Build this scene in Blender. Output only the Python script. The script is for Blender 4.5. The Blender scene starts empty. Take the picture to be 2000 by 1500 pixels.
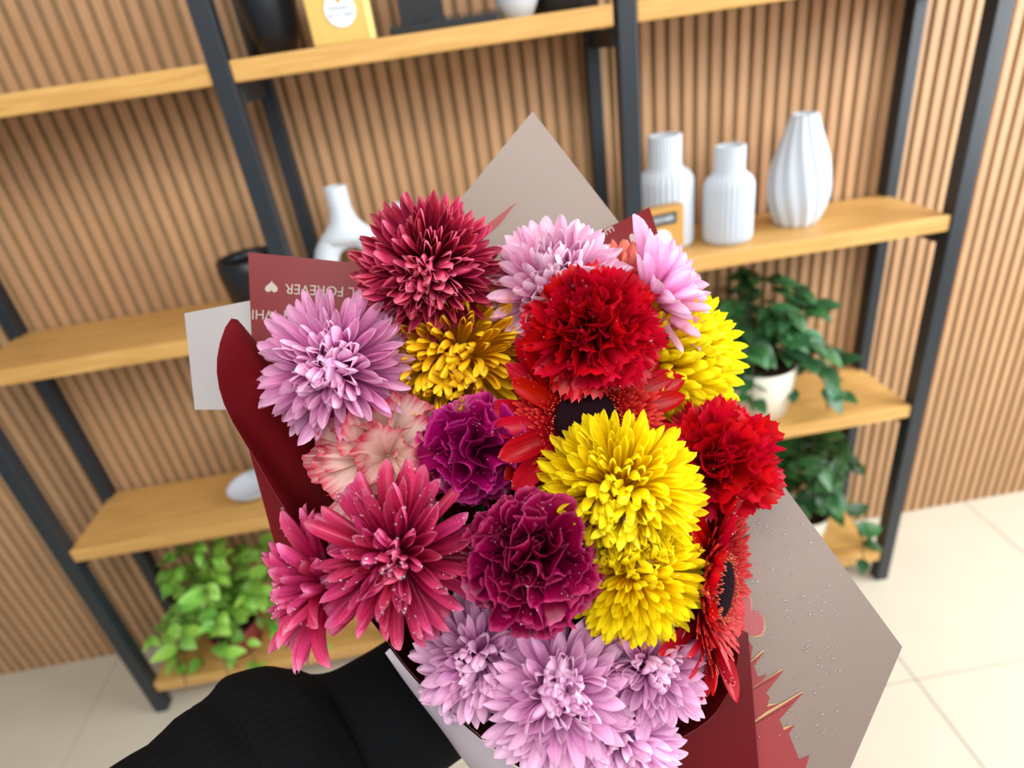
import bpy, bmesh, math, random
from mathutils import Vector, Matrix, noise
random.seed(7)
S = bpy.context.scene
COL = S.collection

# ------------------------------------------------------------------ camera
F = 1210.0                                   # focal length in pixels of the 2000x1500 frame
CX, CY = 1000.0, 750.0
_y = Vector((-150, 643, -F)).normalized()
_z = Vector((-330, 2200, F)); _z = (_z - _y * _z.dot(_y)).normalized()
_x = _y.cross(_z)
RW = Matrix((_x, _y, _z))                    # camera axes -> world axes
C0 = Vector((0, 0, 1.638))
cam = bpy.data.cameras.new('camera')
cam.sensor_fit = 'HORIZONTAL'; cam.sensor_width = 36.0; cam.lens = 36.0 * F / 2000.0
cam.clip_start = 0.02; cam.clip_end = 60
cam.dof.use_dof = True; cam.dof.focus_distance = 0.385; cam.dof.aperture_fstop = 4.6
camo = bpy.data.objects.new('camera', cam); COL.objects.link(camo)
camo.matrix_world = Matrix.Translation(C0) @ RW.to_4x4()
S.camera = camo

# ------------------------------------------------------------------ world, lights, exposure
world = bpy.data.worlds.new('world'); S.world = world; world.use_nodes = True
bg = world.node_tree.nodes['Background']
bg.inputs[0].default_value = (0.93, 0.96, 1.0, 1); bg.inputs[1].default_value = 0.30

def area(name, loc, target, sx, sy, power, color):
    l = bpy.data.lights.new(name, 'AREA'); l.shape = 'RECTANGLE'; l.size = sx; l.size_y = sy
    l.energy = power; l.color = color
    o = bpy.data.objects.new(name, l); COL.objects.link(o); o.location = loc
    o.rotation_euler = (Vector(target) - Vector(loc)).to_track_quat('-Z', 'Y').to_euler()
area('side_window_daylight', (2.5, 0.45, 1.85), (0.0, 0.6, 1.2), 1.8, 2.0, 95, (0.95, 0.98, 1.0))
area('shop_front_daylight', (0.9, -2.0, 3.0), (0.0, 0.5, 1.2), 2.4, 1.6, 55, (1.0, 0.99, 0.97))
area('ceiling_light', (-0.3, -0.3, 2.75), (0.0, 0.7, 1.2), 1.2, 0.6, 16, (1.0, 0.96, 0.9))
S.view_settings.view_transform = 'Standard'
S.view_settings.look = 'None'
S.view_settings.gamma = 1.0
S.view_settings.use_curve_mapping = False
S.view_settings.exposure = 0.34

# ------------------------------------------------------------------ helpers
def ray(px, py):
    return RW @ Vector(((px - CX) / F, -(py - CY) / F, -1.0))
def at(px, py, d):
    return C0 + ray(px, py) * d
def onY(px, py, y):
    r = ray(px, py); return C0 + r * (y / r.y)
def onZ(px, py, z):
    r = ray(px, py); return C0 + r * ((z - C0.z) / r.z)
def onplane(px, py, o, n):
    r = ray(px, py); return C0 + r * ((o - C0).dot(n) / r.dot(n))
def camdir(x, y, z):                        # x right, y up, z towards the viewer
    return (RW @ Vector((x, y, z))).normalized()

def lin(c):
    r = []
    for v in c[:3]:
        v = v / 255.0
        r.append(v / 12.92 if v <= 0.04045 else ((v + 0.055) / 1.055) ** 2.4)
    return (r[0], r[1], r[2], 1.0)

def me(name, verts, faces, mat, smooth=True, uvs=None):
    m = bpy.data.meshes.new(name)
    m.from_pydata([tuple(v) for v in verts], [], faces)
    if uvs is not None:
        l = m.uv_layers.new(name='UVMap')
        idx = [0] * len(m.loops); m.loops.foreach_get('vertex_index', idx)
        flat = []
        for i in idx: flat += [uvs[i][0], uvs[i][1]]
        l.data.foreach_set('uv', flat)
    if smooth: m.polygons.foreach_set('use_smooth', [True] * len(m.polygons))
    if mat: m.materials.append(mat)
    m.update()
    return m
def bmme(name, bm, mat, smooth=False):
    bmesh.ops.recalc_face_normals(bm, faces=bm.faces)
    m = bpy.data.meshes.new(name); bm.to_mesh(m); bm.free()
    if smooth: m.polygons.foreach_set('use_smooth', [True] * len(m.polygons))
    if mat: m.materials.append(mat)
    return m
def ob(name, mesh, parent=None, M=None):
    o = bpy.data.objects.new(name, mesh); COL.objects.link(o)
    if parent is not None: o.parent = parent
    if M is not None: o.matrix_basis = M
    return o
def tag(o, label, cat, group=None, kind=None):
    o['label'] = label; o['category'] = cat
    if group: o['group'] = group
    if kind: o['kind'] = kind
    return o
def empty(name, M):
    o = bpy.data.objects.new(name, None); COL.objects.link(o); o.matrix_basis = M
    o.empty_display_size = 0.02
    return o
def T(x, y, z): return Matrix.Translation((x, y, z))
def frame(origin, zaxis, roll=0.0, up=Vector((0, 0, 1))):
    z = zaxis.normalized()
    x = up.cross(z)
    if x.length < 1e-4: x = Vector((1, 0, 0))
    x.normalize(); y = z.cross(x)
    M = Matrix((x, y, z)).transposed().to_4x4()
    M.translation = origin
    return M @ Matrix.Rotation(roll, 4, 'Z')
def box_bm(bm, x0, x1, y0, y1, z0, z1, bev=0.0):
    r = bmesh.ops.create_cube(bm, size=1.0)
    for v in r['verts']:
        v.co = Vector(((x0 + x1) / 2 + v.co.x * (x1 - x0), (y0 + y1) / 2 + v.co.y * (y1 - y0), (z0 + z1) / 2 + v.co.z * (z1 - z0)))
    if bev > 0:
        es = list({e for v in r['verts'] for e in v.link_edges})
        bmesh.ops.bevel(bm, geom=es, offset=bev, segments=2, affect='EDGES', profile=0.5)
def box(name, mat, x0, x1, y0, y1, z0, z1, bev=0.0):
    bm = bmesh.new(); box_bm(bm, x0, x1, y0, y1, z0, z1, bev); return bmme(name, bm, mat)
def lathe(name, prof, mat, n=48, flute=None, cap=True):
    """prof: (r, z) points; flute(theta, z) -> radius multiplier"""
    vs, fs = [], []
    for (r, z) in prof:
        for i in range(n):
            th = 2 * math.pi * i / n
            k = flute(th, z) if flute else 1.0
            vs.append((r * k * math.cos(th), r * k * math.sin(th), z))
    for j in range(len(prof) - 1):
        for i in range(n):
            a = j * n + i; b = j * n + (i + 1) % n
            fs.append((a, b, b + n, a + n))
    if cap: fs.append(tuple(reversed(range(n))))
    return me(name, vs, fs, mat)
def tube(name, pts, rad, mat, n=8):
    vs, fs = [], []
    k = len(pts)
    for j, p in enumerate(pts):
        t = (pts[min(j + 1, k - 1)] - pts[max(j - 1, 0)]).normalized()
        a = t.cross(Vector((0.31, 0.17, 0.93))).normalized(); b = t.cross(a)
        r = rad[j] if isinstance(rad, (list, tuple)) else rad
        for i in range(n):
            th = 2 * math.pi * i / n
            vs.append(p + (a * math.cos(th) + b * math.sin(th)) * r)
    for j in range(k - 1):
        for i in range(n):
            x = j * n + i; y = j * n + (i + 1) % n
            fs.append((x, y, y + n, x + n))
    fs.append(tuple(range(n))); fs.append(tuple(range((k - 1) * n, k * n)))
    return me(name, vs, fs, mat)
def catmull(pts, n, closed=False):
    out = []; k = len(pts)
    segs = k if closed else k - 1
    for s in range(segs):
        def P(i):
            return pts[i % k] if closed else pts[max(0, min(k - 1, i))]
        p0, p1, p2, p3 = P(s - 1), P(s), P(s + 1), P(s + 2)
        for j in range(n):
            t = j / n
            out.append(0.5 * ((2 * p1) + (p2 - p0) * t + (2 * p0 - 5 * p1 + 4 * p2 - p3) * t * t + (3 * p1 - p0 - 3 * p2 + p3) * t * t * t))
    if not closed: out.append(pts[-1].copy())
    return out

# ------------------------------------------------------------------ materials
class NT:
    def __init__(s, name):
        s.m = bpy.data.materials.new(name); s.m.use_nodes = True
        s.t = s.m.node_tree; s.p = s.t.nodes['Principled BSDF']; s.out = s.t.nodes['Material Output']
    def n(s, typ, **kw):
        x = s.t.nodes.new(typ)
        for k, v in kw.items(): setattr(x, k, v)
        return x
    def l(s, a, b): s.t.links.new(a, b)
def plain(name, rgb, rough=0.5, spec=0.5, metal=0.0, noise_amt=0.0, nscale=30, bump=0.0, coat=0.0):
    a = NT(name); a.p.inputs['Base Color'].default_value = lin(rgb)
    a.p.inputs['Roughness'].default_value = rough; a.p.inputs['Specular IOR Level'].default_value = spec
    a.p.inputs['Metallic'].default_value = metal; a.p.inputs['Coat Weight'].default_value = coat
    if noise_amt or bump:
        tc = a.n('ShaderNodeTexCoord'); nz = a.n('ShaderNodeTexNoise'); nz.inputs['Scale'].default_value = nscale
        a.l(tc.outputs['Object'], nz.inputs['Vector'])
        if noise_amt:
            r = a.n('ShaderNodeValToRGB')
            c = lin(rgb)
            r.color_ramp.elements[0].color = tuple(v * (1 - noise_amt) for v in c[:3]) + (1,)
            r.color_ramp.elements[1].color = tuple(min(1, v * (1 + noise_amt)) for v in c[:3]) + (1,)
            a.l(nz.outputs['Fac'], r.inputs['Fac']); a.l(r.outputs['Color'], a.p.inputs['Base Color'])
        if bump:
            b = a.n('ShaderNodeBump'); b.inputs['Strength'].default_value = bump; b.inputs['Distance'].default_value = 0.002
            a.l(nz.outputs['Fac'], b.inputs['Height']); a.l(b.outputs['Normal'], a.p.inputs['Normal'])
    return a.m
def wood(name, c1, c2, scale, rough=0.45, rand=0.0):
    a = NT(name); tc = a.n('ShaderNodeTexCoord'); mp = a.n('ShaderNodeMapping')
    mp.inputs['Scale'].default_value = scale
    nz = a.n('ShaderNodeTexNoise'); nz.inputs['Scale'].default_value = 6; nz.inputs['Detail'].default_value = 6; nz.inputs['Distortion'].default_value = 1.2
    r = a.n('ShaderNodeValToRGB')
    r.color_ramp.elements[0].position = 0.32; r.color_ramp.elements[0].color = lin(c1)
    r.color_ramp.elements[1].position = 0.68; r.color_ramp.elements[1].color = lin(c2)
    a.l(tc.outputs['Object'], mp.inputs['Vector']); a.l(mp.outputs['Vector'], nz.inputs['Vector']); a.l(nz.outputs['Fac'], r.inputs['Fac'])
    last = r.outputs['Color']
    if rand:
        oi = a.n('ShaderNodeObjectInfo'); hs = a.n('ShaderNodeHueSaturation'); mr = a.n('ShaderNodeMapRange')
        mr.inputs['To Min'].default_value = 1 - rand; mr.inputs['To Max'].default_value = 1 + rand
        a.l(oi.outputs['Random'], mr.inputs['Value']); a.l(mr.outputs['Result'], hs.inputs['Value']); a.l(last, hs.inputs['Color'])
        ad = a.n('ShaderNodeVectorMath'); a.l(oi.outputs['Random'], ad.inputs[1]); a.l(tc.outputs['Object'], ad.inputs[0]); a.l(ad.outputs[0], mp.inputs['Vector'])
        last = hs.outputs['Color']
    a.l(last, a.p.inputs['Base Color']); a.p.inputs['Roughness'].default_value = rough
    a.p.inputs['Specular IOR Level'].default_value = 0.35
    return a.m
def petal_mat(name, stops, rough=0.5, transl=0.3, jit=0.10, vein=0.15, vfreq=9.0, edge=None, hue=0.004, spec=0.35):
    """stops: [(v, rgb)] from the petal's base to its tip; edge: (rgb, start, soft) tint along the margin"""
    a = NT(name)
    uv = a.n('ShaderNodeUVMap'); sp = a.n('ShaderNodeSeparateXYZ'); a.l(uv.outputs['UV'], sp.inputs[0])
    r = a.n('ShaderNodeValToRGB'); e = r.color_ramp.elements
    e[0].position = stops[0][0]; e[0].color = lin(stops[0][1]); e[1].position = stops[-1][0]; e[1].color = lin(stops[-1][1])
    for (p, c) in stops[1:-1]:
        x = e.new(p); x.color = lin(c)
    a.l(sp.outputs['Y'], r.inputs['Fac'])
    oi = a.n('ShaderNodeObjectInfo')
    # fine lengthwise veins
    cmb = a.n('ShaderNodeCombineXYZ'); mu = a.n('ShaderNodeMath', operation='MULTIPLY'); mu.inputs[1].default_value = vfreq
    mv = a.n('ShaderNodeMath', operation='MULTIPLY'); mv.inputs[1].default_value = 1.1
    a.l(sp.outputs['X'], mu.inputs[0]); a.l(sp.outputs['Y'], mv.inputs[0])
    a.l(mu.outputs[0], cmb.inputs['X']); a.l(mv.outputs[0], cmb.inputs['Y'])
    mz = a.n('ShaderNodeMath', operation='MULTIPLY'); mz.inputs[1].default_value = 37.0
    a.l(oi.outputs['Random'], mz.inputs[0]); a.l(mz.outputs[0], cmb.inputs['Z'])
    nz = a.n('ShaderNodeTexNoise'); nz.inputs['Scale'].default_value = 1.0; nz.inputs['Detail'].default_value = 3
    a.l(cmb.outputs[0], nz.inputs['Vector'])
    col = r.outputs['Color']
    if edge:
        er = a.n('ShaderNodeMapRange'); er.interpolation_type = 'SMOOTHSTEP'
        er.inputs['From Min'].default_value = edge[1]; er.inputs['From Max'].default_value = edge[2]
        na = a.n('ShaderNodeMath', operation='MULTIPLY_ADD'); na.inputs[1].default_value = edge[3]
        a.l(nz.outputs['Fac'], na.inputs[0]); a.l(sp.outputs['Y'], na.inputs[2])
        a.l(na.outputs[0], er.inputs['Value'])
        mx = a.n('ShaderNodeMix', data_type='RGBA'); mx.inputs[7].default_value = lin(edge[0])
        a.l(er.outputs['Result'], mx.inputs[0]); a.l(col, mx.inputs[6]); col = mx.outputs[2]
    vr = a.n('ShaderNodeMapRange'); vr.inputs['From Min'].default_value = 0.3; vr.inputs['From Max'].default_value = 0.7
    vr.inputs['To Min'].default_value = 1 - vein; vr.inputs['To Max'].default_value = 1 + vein
    a.l(nz.outputs['Fac'], vr.inputs['Value'])
    rr = a.n('ShaderNodeMapRange'); rr.inputs['To Min'].default_value = 1 - jit; rr.inputs['To Max'].default_value = 1 + jit
    a.l(oi.outputs['Random'], rr.inputs['Value'])
    mm = a.n('ShaderNodeMath', operation='MULTIPLY'); a.l(vr.outputs['Result'], mm.inputs[0]); a.l(rr.outputs['Result'], mm.inputs[1])
    hs = a.n('ShaderNodeHueSaturation'); a.l(mm.outputs[0], hs.inputs['Value']); a.l(col, hs.inputs['Color'])
    hr = a.n('ShaderNodeMapRange'); hr.inputs['To Min'].default_value = 0.5 - hue; hr.inputs['To Max'].default_value = 0.5 + hue
    fr = a.n('ShaderNodeMath', operation='FRACT'); f7 = a.n('ShaderNodeMath', operation='MULTIPLY'); f7.inputs[1].default_value = 7.31
    a.l(oi.outputs['Random'], f7.inputs[0]); a.l(f7.outputs[0], fr.inputs[0]); a.l(fr.outputs[0], hr.inputs['Value']); a.l(hr.outputs['Result'], hs.inputs['Hue'])
    col = hs.outputs['Color']
    a.l(col, a.p.inputs['Base Color']); a.p.inputs['Roughness'].default_value = rough; a.p.inputs['Specular IOR Level'].default_value = spec
    bp = a.n('ShaderNodeBump'); bp.inputs['Strength'].default_value = 0.35; bp.inputs['Distance'].default_value = 0.0006
    a.l(nz.outputs['Fac'], bp.inputs['Height']); a.l(bp.outputs['Normal'], a.p.inputs['Normal'])
    tr = a.n('ShaderNodeBsdfTranslucent'); a.l(col, tr.inputs['Color'])
    ms = a.n('ShaderNodeMixShader'); ms.inputs[0].default_value = transl
    a.l(a.p.outputs[0], ms.inputs[1]); a.l(tr.outputs[0], ms.inputs[2]); a.l(ms.outputs[0], a.out.inputs['Surface'])
    return a.m
def paper_mat(name, rgb, rough=0.38, transl=0.15, spec=0.5, var=0.06, seethrough=0.0):
    a = NT(name); tc = a.n('ShaderNodeTexCoord'); nz = a.n('ShaderNodeTexNoise'); nz.inputs['Scale'].default_value = 14
    a.l(tc.outputs['Object'], nz.inputs['Vector'])
    r = a.n('ShaderNodeValToRGB'); c = lin(rgb)
    r.color_ramp.elements[0].color = tuple(v * (1 - var) for v in c[:3]) + (1,); r.color_ramp.elements[1].color = tuple(min(1, v * (1 + var)) for v in c[:3]) + (1,)
    a.l(nz.outputs['Fac'], r.inputs['Fac']); a.l(r.outputs['Color'], a.p.inputs['Base Color'])
    a.p.inputs['Roughness'].default_value = rough; a.p.inputs['Specular IOR Level'].default_value = spec
    tr = a.n('ShaderNodeBsdfTranslucent'); a.l(r.outputs['Color'], tr.inputs['Color'])
    ms = a.n('ShaderNodeMixShader'); ms.inputs[0].default_value = transl
    a.l(a.p.outputs[0], ms.inputs[1]); a.l(tr.outputs[0], ms.inputs[2])
    last = ms.outputs[0]
    if seethrough:
        tp = a.n('ShaderNodeBsdfTransparent'); tp.inputs['Color'].default_value = lin(rgb)
        m2 = a.n('ShaderNodeMixShader'); m2.inputs[0].default_value = seethrough
        a.l(last, m2.inputs[1]); a.l(tp.outputs[0], m2.inputs[2]); last = m2.outputs[0]
    a.l(last, a.out.inputs['Surface'])
    return a.m

M_slat = wood('slat_wood', (180, 138, 100), (196, 154, 114), (14, 14, 0.7), 0.55, rand=0.06)
M_felt = plain('wall_backing', (148, 124, 92), 0.95, 0.1, noise_amt=0.1, nscale=80)
M_shelf = wood('oak_shelf', (194, 146, 80), (216, 170, 100), (0.8, 14, 14), 0.42)
M_black = plain('black_steel', (34, 41, 47), 0.42, 0.5, noise_amt=0.08, nscale=60)
M_tile = plain('floor_tile', (205, 196, 178), 0.3, 0.5, noise_amt=0.05, nscale=9)
M_grout = plain('floor_grout', (150, 142, 128), 0.9, 0.2)
M_white = plain('white_ceramic', (203, 212, 222), 0.55, 0.4, noise_amt=0.02, nscale=40)
M_blackcer = plain('black_ceramic', (20, 24, 30), 0.4, 0.5)
M_gold = plain('gold_card', (206, 172, 88), 0.35, 0.6, noise_amt=0.06, nscale=20)
M_goldlid = plain('gold_edge', (246, 216, 132), 0.3, 0.6)
M_label = plain('label_paper', (225, 232, 240), 0.6, 0.3)
M_ink = plain('label_ink', (120, 112, 125), 0.7, 0.2)
M_darklabel = plain('dark_label', (60, 62, 62), 0.6, 0.3)
M_pot = plain('cream_pot', (226, 218, 198), 0.5, 0.4, noise_amt=0.03)
M_terra = plain('terracotta', (130, 52, 44), 0.7, 0.3, noise_amt=0.12)
M_soil = plain('soil', (48, 36, 26), 0.95, 0.1, noise_amt=0.3, nscale=90, bump=0.6)
M_stem = plain('green_stem', (70, 110, 45), 0.55, 0.4, noise_amt=0.15)
M_twig = plain('plant_twig', (84, 84, 50), 0.7, 0.3, noise_amt=0.15)
def leaf_mat(name, c1, c2, rough=0.35):
    return petal_mat(name, [(0.0, c1), (1.0, c2)], rough=rough, transl=0.25, jit=0.35, vein=0.12, hue=0.02, spec=0.5)
M_leafD = leaf_mat('dark_leaf', (44, 90, 54), (66, 122, 72))
M_leafB = leaf_mat('bright_leaf', (112, 168, 56), (156, 206, 92))
M_leafM = leaf_mat('mid_leaf', (40, 84, 44), (66, 116, 58))
_d = NT('water')                            # clear film of water: see-through body, mirror-like skin
_tp = _d.n('ShaderNodeBsdfTransparent'); _tp.inputs['Color'].default_value = (1.0, 1.0, 1.0, 1)
_gl = _d.n('ShaderNodeBsdfGlossy'); _gl.inputs['Roughness'].default_value = 0.06
_lw = _d.n('ShaderNodeLayerWeight'); _pw = _d.n('ShaderNodeMath', operation='POWER'); _pw.inputs[1].default_value = 3.0; _d.l(_lw.outputs['Facing'], _pw.inputs[0])
_fr = _d.n('ShaderNodeMath', operation='MULTIPLY_ADD'); _fr.inputs[1].default_value = 0.35; _fr.inputs[2].default_value = 0.09; _d.l(_pw.outputs[0], _fr.inputs[0])
_mx = _d.n('ShaderNodeMixShader'); _d.l(_fr.outputs[0], _mx.inputs[0]); _d.l(_tp.outputs[0], _mx.inputs[1]); _d.l(_gl.outputs[0], _mx.inputs[2])
_d.l(_mx.outputs[0], _d.out.inputs['Surface']); M_drop = _d.m
M_burg = paper_mat('burgundy_paper', (112, 21, 26), 0.34, 0.1, spec=0.22)
M_burg2 = paper_mat('burgundy_film', (118, 20, 26), 0.3, 0.12, spec=0.3, seethrough=0.3)
M_taupe = paper_mat('taupe_paper', (148, 131, 120), 0.34, 0.2)
M_lilac = paper_mat('pale_lilac_paper', (212, 200, 212), 0.4, 0.25)
M_print = plain('pale_print', (164, 150, 142), 0.5, 0.3)
M_printred = plain('red_print', (146, 52, 54), 0.4, 0.4)
M_printgold = plain('gold_print', (186, 152, 104), 0.35, 0.5)
M_printshade = plain('dark_red_print', (124, 40, 42), 0.4, 0.4)

# ------------------------------------------------------------------ the room
WY = 1.575                                   # front face of the slats
def struct(o):
    o['kind'] = 'structure'; return o
wall = struct(ob('wall_back', box('wall_back', M_felt, -4.0, 4.2, WY + 0.007, WY + 0.12, 0, 2.7)))
PITCH = 0.03366
sm = box('slat', M_slat, -0.0102, 0.0102, WY, WY + 0.016, 0.0, 2.7, 0.001)
x0 = 0.4949 + PITCH * 0.5
for i in range(-132, 108):
    ob('slat', sm, wall, T(x0 + i * PITCH, 0, 0))
floor = struct(ob('floor', box('floor', M_grout, -4.0, 4.2, -2.2, WY + 0.12, -0.06, -0.003)))
tm = box('tile', M_tile, 0.0015, 0.5985, 0.0015, 0.5985, -0.012, 0.0, 0.001)
for i in range(-6, 7):
    for j in range(-3, 3):
        ob('tile', tm, floor, T(i * 0.6 - 0.2, j * 0.6 - 0.22, 0))

# ------------------------------------------------------------------ shelving rack
rack = empty('shelving_rack', T(0, 1.44, 0))
tag(rack, 'black steel shelving rack with thick oak shelves against the slatted wall', 'shelving')
RI = T(0, -1.44, 0)
PF0, PF1 = 1.312, 1.350                      # front posts
PB0, PB1 = 1.532, 1.568                      # back posts
posts = [-1.158, -0.392, 0.366, 1.124]
SH = [1.678, 1.165, 0.653, 0.122]            # shelf tops
TH = 0.037
pf = box('post', M_black, -0.0185, 0.0185, PF0, PF1, 0.0, 2.25, 0.002)
pb = box('post', M_black, -0.0155, 0.0155, PB0, PB1, 0.0, 2.25, 0.002)
cb = box('crossbar', M_black, -0.013, 0.013, PF1, PB0, -TH - 0.036, -TH - 0.002, 0.002)
for x in posts:
    ob('post', pf, rack, RI @ T(x, 0, 0))
    ob('post', pb, rack, RI @ T(x + 0.016 if x < 0 else x - 0.018, 0, 0))
    for z in SH:
        ob('crossbar', cb, rack, RI @ T(x + (0.008 if x < 0 else -0.009), 0, z))
for k in range(3):
    a, b = posts[k] + 0.0195, posts[k + 1] - 0.0195
    if k == 1: b -= 0.006
    for z in SH:
        ob('shelf', box('shelf', M_shelf, a, b, PF0 + 0.004, PB1 - 0.004, z - TH, z, 0.003), rack, RI)

# ------------------------------------------------------------------ things on the shelves
def ribbed(nr, amp):
    return lambda th, z: 1.0 + amp * math.cos(nr * th)
def bottle_vase(px, top, bot, bw, nw, y, label):
    b = onY(px[1], bot, y); t = onY(px[0], top, y)
    sc = ((RW.transposed() @ (b - C0)).z * -1) / F
    rb, rn = bw * sc / 2, nw * sc / 2
    zb = SH[1]; h = t.z - zb
    sh = 0.66 * h
    prof = [(rb * 0.86, 0), (rb * 0.96, 0.004), (rb, 0.014), (rb, sh - 0.018), (rb * 0.97, sh - 0.008), (rb * 0.86, sh + 0.004), (rn * 1.12, sh + 0.012), (rn, sh + 0.02), (rn, h - 0.003), (rn * 0.96, h), (rn * 0.86, h), (rn * 0.84, h - 0.02), (rn * 0.8, sh)]
    o = ob('bottle_vase', lathe('bottle_vase', prof, M_white, 224, lambda th, z: 1.0 - 0.085 * (0.5 + 0.5 * math.cos(30 * th)) ** 2), None, T(b.x, y, zb))
    tag(o, label, 'vase', 'ribbed white bottle vases')
bottle_vase((1304, 1300), 262, 450, 106, 62, 1.44, 'taller ribbed white bottle vase beside the black post')
bottle_vase((1421, 1420), 284, 455, 94, 56, 1.40, 'shorter ribbed white bottle vase in front of the slats, right of the taller one')
# twisted vase at the right
p = onY(1556, 400, 1.44)
prof = []
H = 0.25
for k in range(25):
    t = k / 24
    r = 0.026 + 0.05 * math.sin(math.pi * min(1, 0.12 + 0.84 * t) ** 0.9) ** 1.2 * (1 - 0.35 * t)
    prof.append((r, t * H))
prof += [(prof[-1][0] * 0.85, H), (prof[-1][0] * 0.8, H * 0.9)]
o = ob('twisted_vase', lathe('twisted_vase', prof, M_white, 120, lambda th, z: 1 + 0.045 * math.cos(12 * (th + 1.0 * z / 0.25 * 0.6))), None, T(p.x, 1.44, SH[1]))
tag(o, 'white bulbous vase with twisted flutes at the right end of the shelf', 'vase')

def ring_vase(cx, cy, outer, hole, necktop, neckw, y, label, yaw):
    c = onY(cx, cy, y); sc = -(RW.transposed() @ (c - C0)).z / F
    ro, ri = outer * sc / 2, hole * sc / 2
    R_, r_ = (ro + ri) / 2, (ro - ri) / 2
    bm = bmesh.new()
    nu, nv = 48, 18
    g = [[None] * nv for _ in range(nu)]
    for i in range(nu):
        th = 2 * math.pi * i / nu
        k = 1.0 + 0.22 * max(0, -math.sin(th))           # heavier foot
        for j in range(nv):
            ph = 2 * math.pi * j / nv
            rr = R_ + r_ * math.cos(ph) * (k if math.cos(ph) < 0 else 1)
            g[i][j] = bm.verts.new((rr * math.cos(th), r_ * 0.95 * math.sin(ph), max(-ro * 0.97, rr * math.sin(th))))
    for i in range(nu):
        for j in range(nv):
            bm.faces.new((g[i][j], g[(i + 1) % nu][j], g[(i + 1) % nu][(j + 1) % nv], g[i][(j + 1) % nv]))
    body = bmme('ring_body', bm, M_white, True)
    nt = onY(necktop[0], necktop[1], y).z - (SH[1] + ro * 0.97)
    rn = neckw * sc / 2
    e = empty('ring_vase', T(c.x, y, SH[1] + ro * 0.97) @ Matrix.Rotation(yaw, 4, 'Z'))
    ob('ring_body', body, e)
    nm = lathe('neck', [(ro * 0.80, ro * 0.55), (ro * 0.66, ro * 0.76), (ro * 0.48, ro * 0.95), (ro * 0.36, ro * 1.10), (rn * 1.1, ro * 1.28), (rn, ro * 1.42), (rn, nt - 0.003), (rn * 0.95, nt), (rn * 0.75, nt), (rn * 0.7, nt - 0.02)], M_white, 40)
    for v in nm.vertices:                       # flattened where it flows into the ring
        k = min(1.0, max(0.0, (v.co.z - ro * 0.55) / (ro * 0.8)))
        v.co.y *= 0.42 + 0.58 * k
    ob('neck', nm, e)
    tag(e, label, 'vase', 'white ring vases')
ring_vase(684, 482, 150, 58, (664, 362), 42, 1.42, 'white ring-shaped vase with a hole, nearest the left back post', 0.12)
ring_vase(800, 500, 128, 50, (777, 398), 36, 1.45, 'smaller white ring vase half hidden behind the dark pink chrysanthemum', 0.1)

# small gold box with dark label, right shelf
c = onY(1302, 500, 1.335)
e = empty('chocolate_box', T(c.x, 1.335, SH[1]) @ Matrix.Rotation(math.radians(9), 4, 'Z'))
tag(e, 'small gold box with a dark label band behind the burgundy paper corner', 'box')
ob('body', box('body', plain('ochre_card', (186, 138, 66), 0.5, 0.4), -0.055, 0.040, -0.006, 0.026, 0, 0.118, 0.002), e)
ob('label_band', box('label_band', M_darklabel, -0.052, 0.022, -0.0075, -0.0055, 0.080, 0.106), e)
bm = bmesh.new(); bmesh.ops.create_cone(bm, cap_ends=True, segments=32, radius1=0.024, radius2=0.024, depth=0.0016, matrix=Matrix.Translation((-0.016, -0.0065, 0.046)) @ Matrix.Rotation(math.pi / 2, 4, 'X'))
ob('round_label', bmme('round_label', bm, M_label), e)

def text_mesh(name, body, mat, size, extrude=0.0):
    cu = bpy.data.curves.new(name, 'FONT'); cu.body = body; cu.size = size; cu.extrude = extrude
    cu.align_x = 'CENTER'; cu.align_y = 'CENTER'; cu.resolution_u = 3
    o = bpy.data.objects.new(name, cu); COL.objects.link(o)
    dg = bpy.context.evaluated_depsgraph_get()
    m = bpy.data.meshes.new_from_object(o.evaluated_get(dg)); m.name = name
    bpy.data.objects.remove(o); m.materials.clear(); m.materials.append(mat)
    return m
RX = Matrix.Rotation(math.pi / 2, 4, 'X')
ob('lettering', text_mesh('lettering', 'ROCHER', M_label, 0.015, 0.0002), e, T(-0.015, -0.0079, 0.093) @ RX)

# gold box with round label on the top shelf
c = onY(676, 84, 1.335)
e = empty('chocolate_box', T(c.x, 1.335, SH[0]) @ Matrix.Rotation(math.radians(4), 4, 'Z'))
tag(e, 'gold box with a round white label on the top shelf', 'box')
ob('body', box('body', M_gold, -0.056, 0.056, -0.008, 0.05, 0, 0.19, 0.002), e)
ob('side_flap', box('side_flap', M_goldlid, 0.045, 0.0566, -0.0088, 0.05, 0.001, 0.189, 0.001), e)
ob('seam_flap', box('seam_flap', M_gold, -0.0566, -0.030, -0.0088, 0.0, 0.001, 0.189, 0.001), e)
bm = bmesh.new(); bmesh.ops.create_cone(bm, cap_ends=True, segments=48, radius1=0.0275, radius2=0.0275, depth=0.0016, matrix=Matrix.Translation((0.003, -0.0095, 0.053)) @ Matrix.Rotation(math.pi / 2, 4, 'X'))
lb = ob('round_label', bmme('round_label', bm, M_label), e)
ob('lettering', text_mesh('lettering', 'FERRERO', M_ink, 0.0105, 0.0001), lb, T(0.003, -0.0105, 0.055) @ RX)
ob('lettering', text_mesh('lettering', 'ROCHER', M_ink, 0.0115, 0.0001), lb, T(0.003, -0.0105, 0.044) @ RX)
bm = bmesh.new(); bmesh.ops.create_uvsphere(bm, u_segments=12, v_segments=8, radius=0.0045, matrix=Matrix.Translation((0.003, -0.0105, 0.068)) @ Matrix.Diagonal((1, 0.15, 1.2, 1)))
ob('gold_emblem', bmme('gold_emblem', bm, plain('emblem_gold', (196, 146, 52), 0.4), True), lb)
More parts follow.
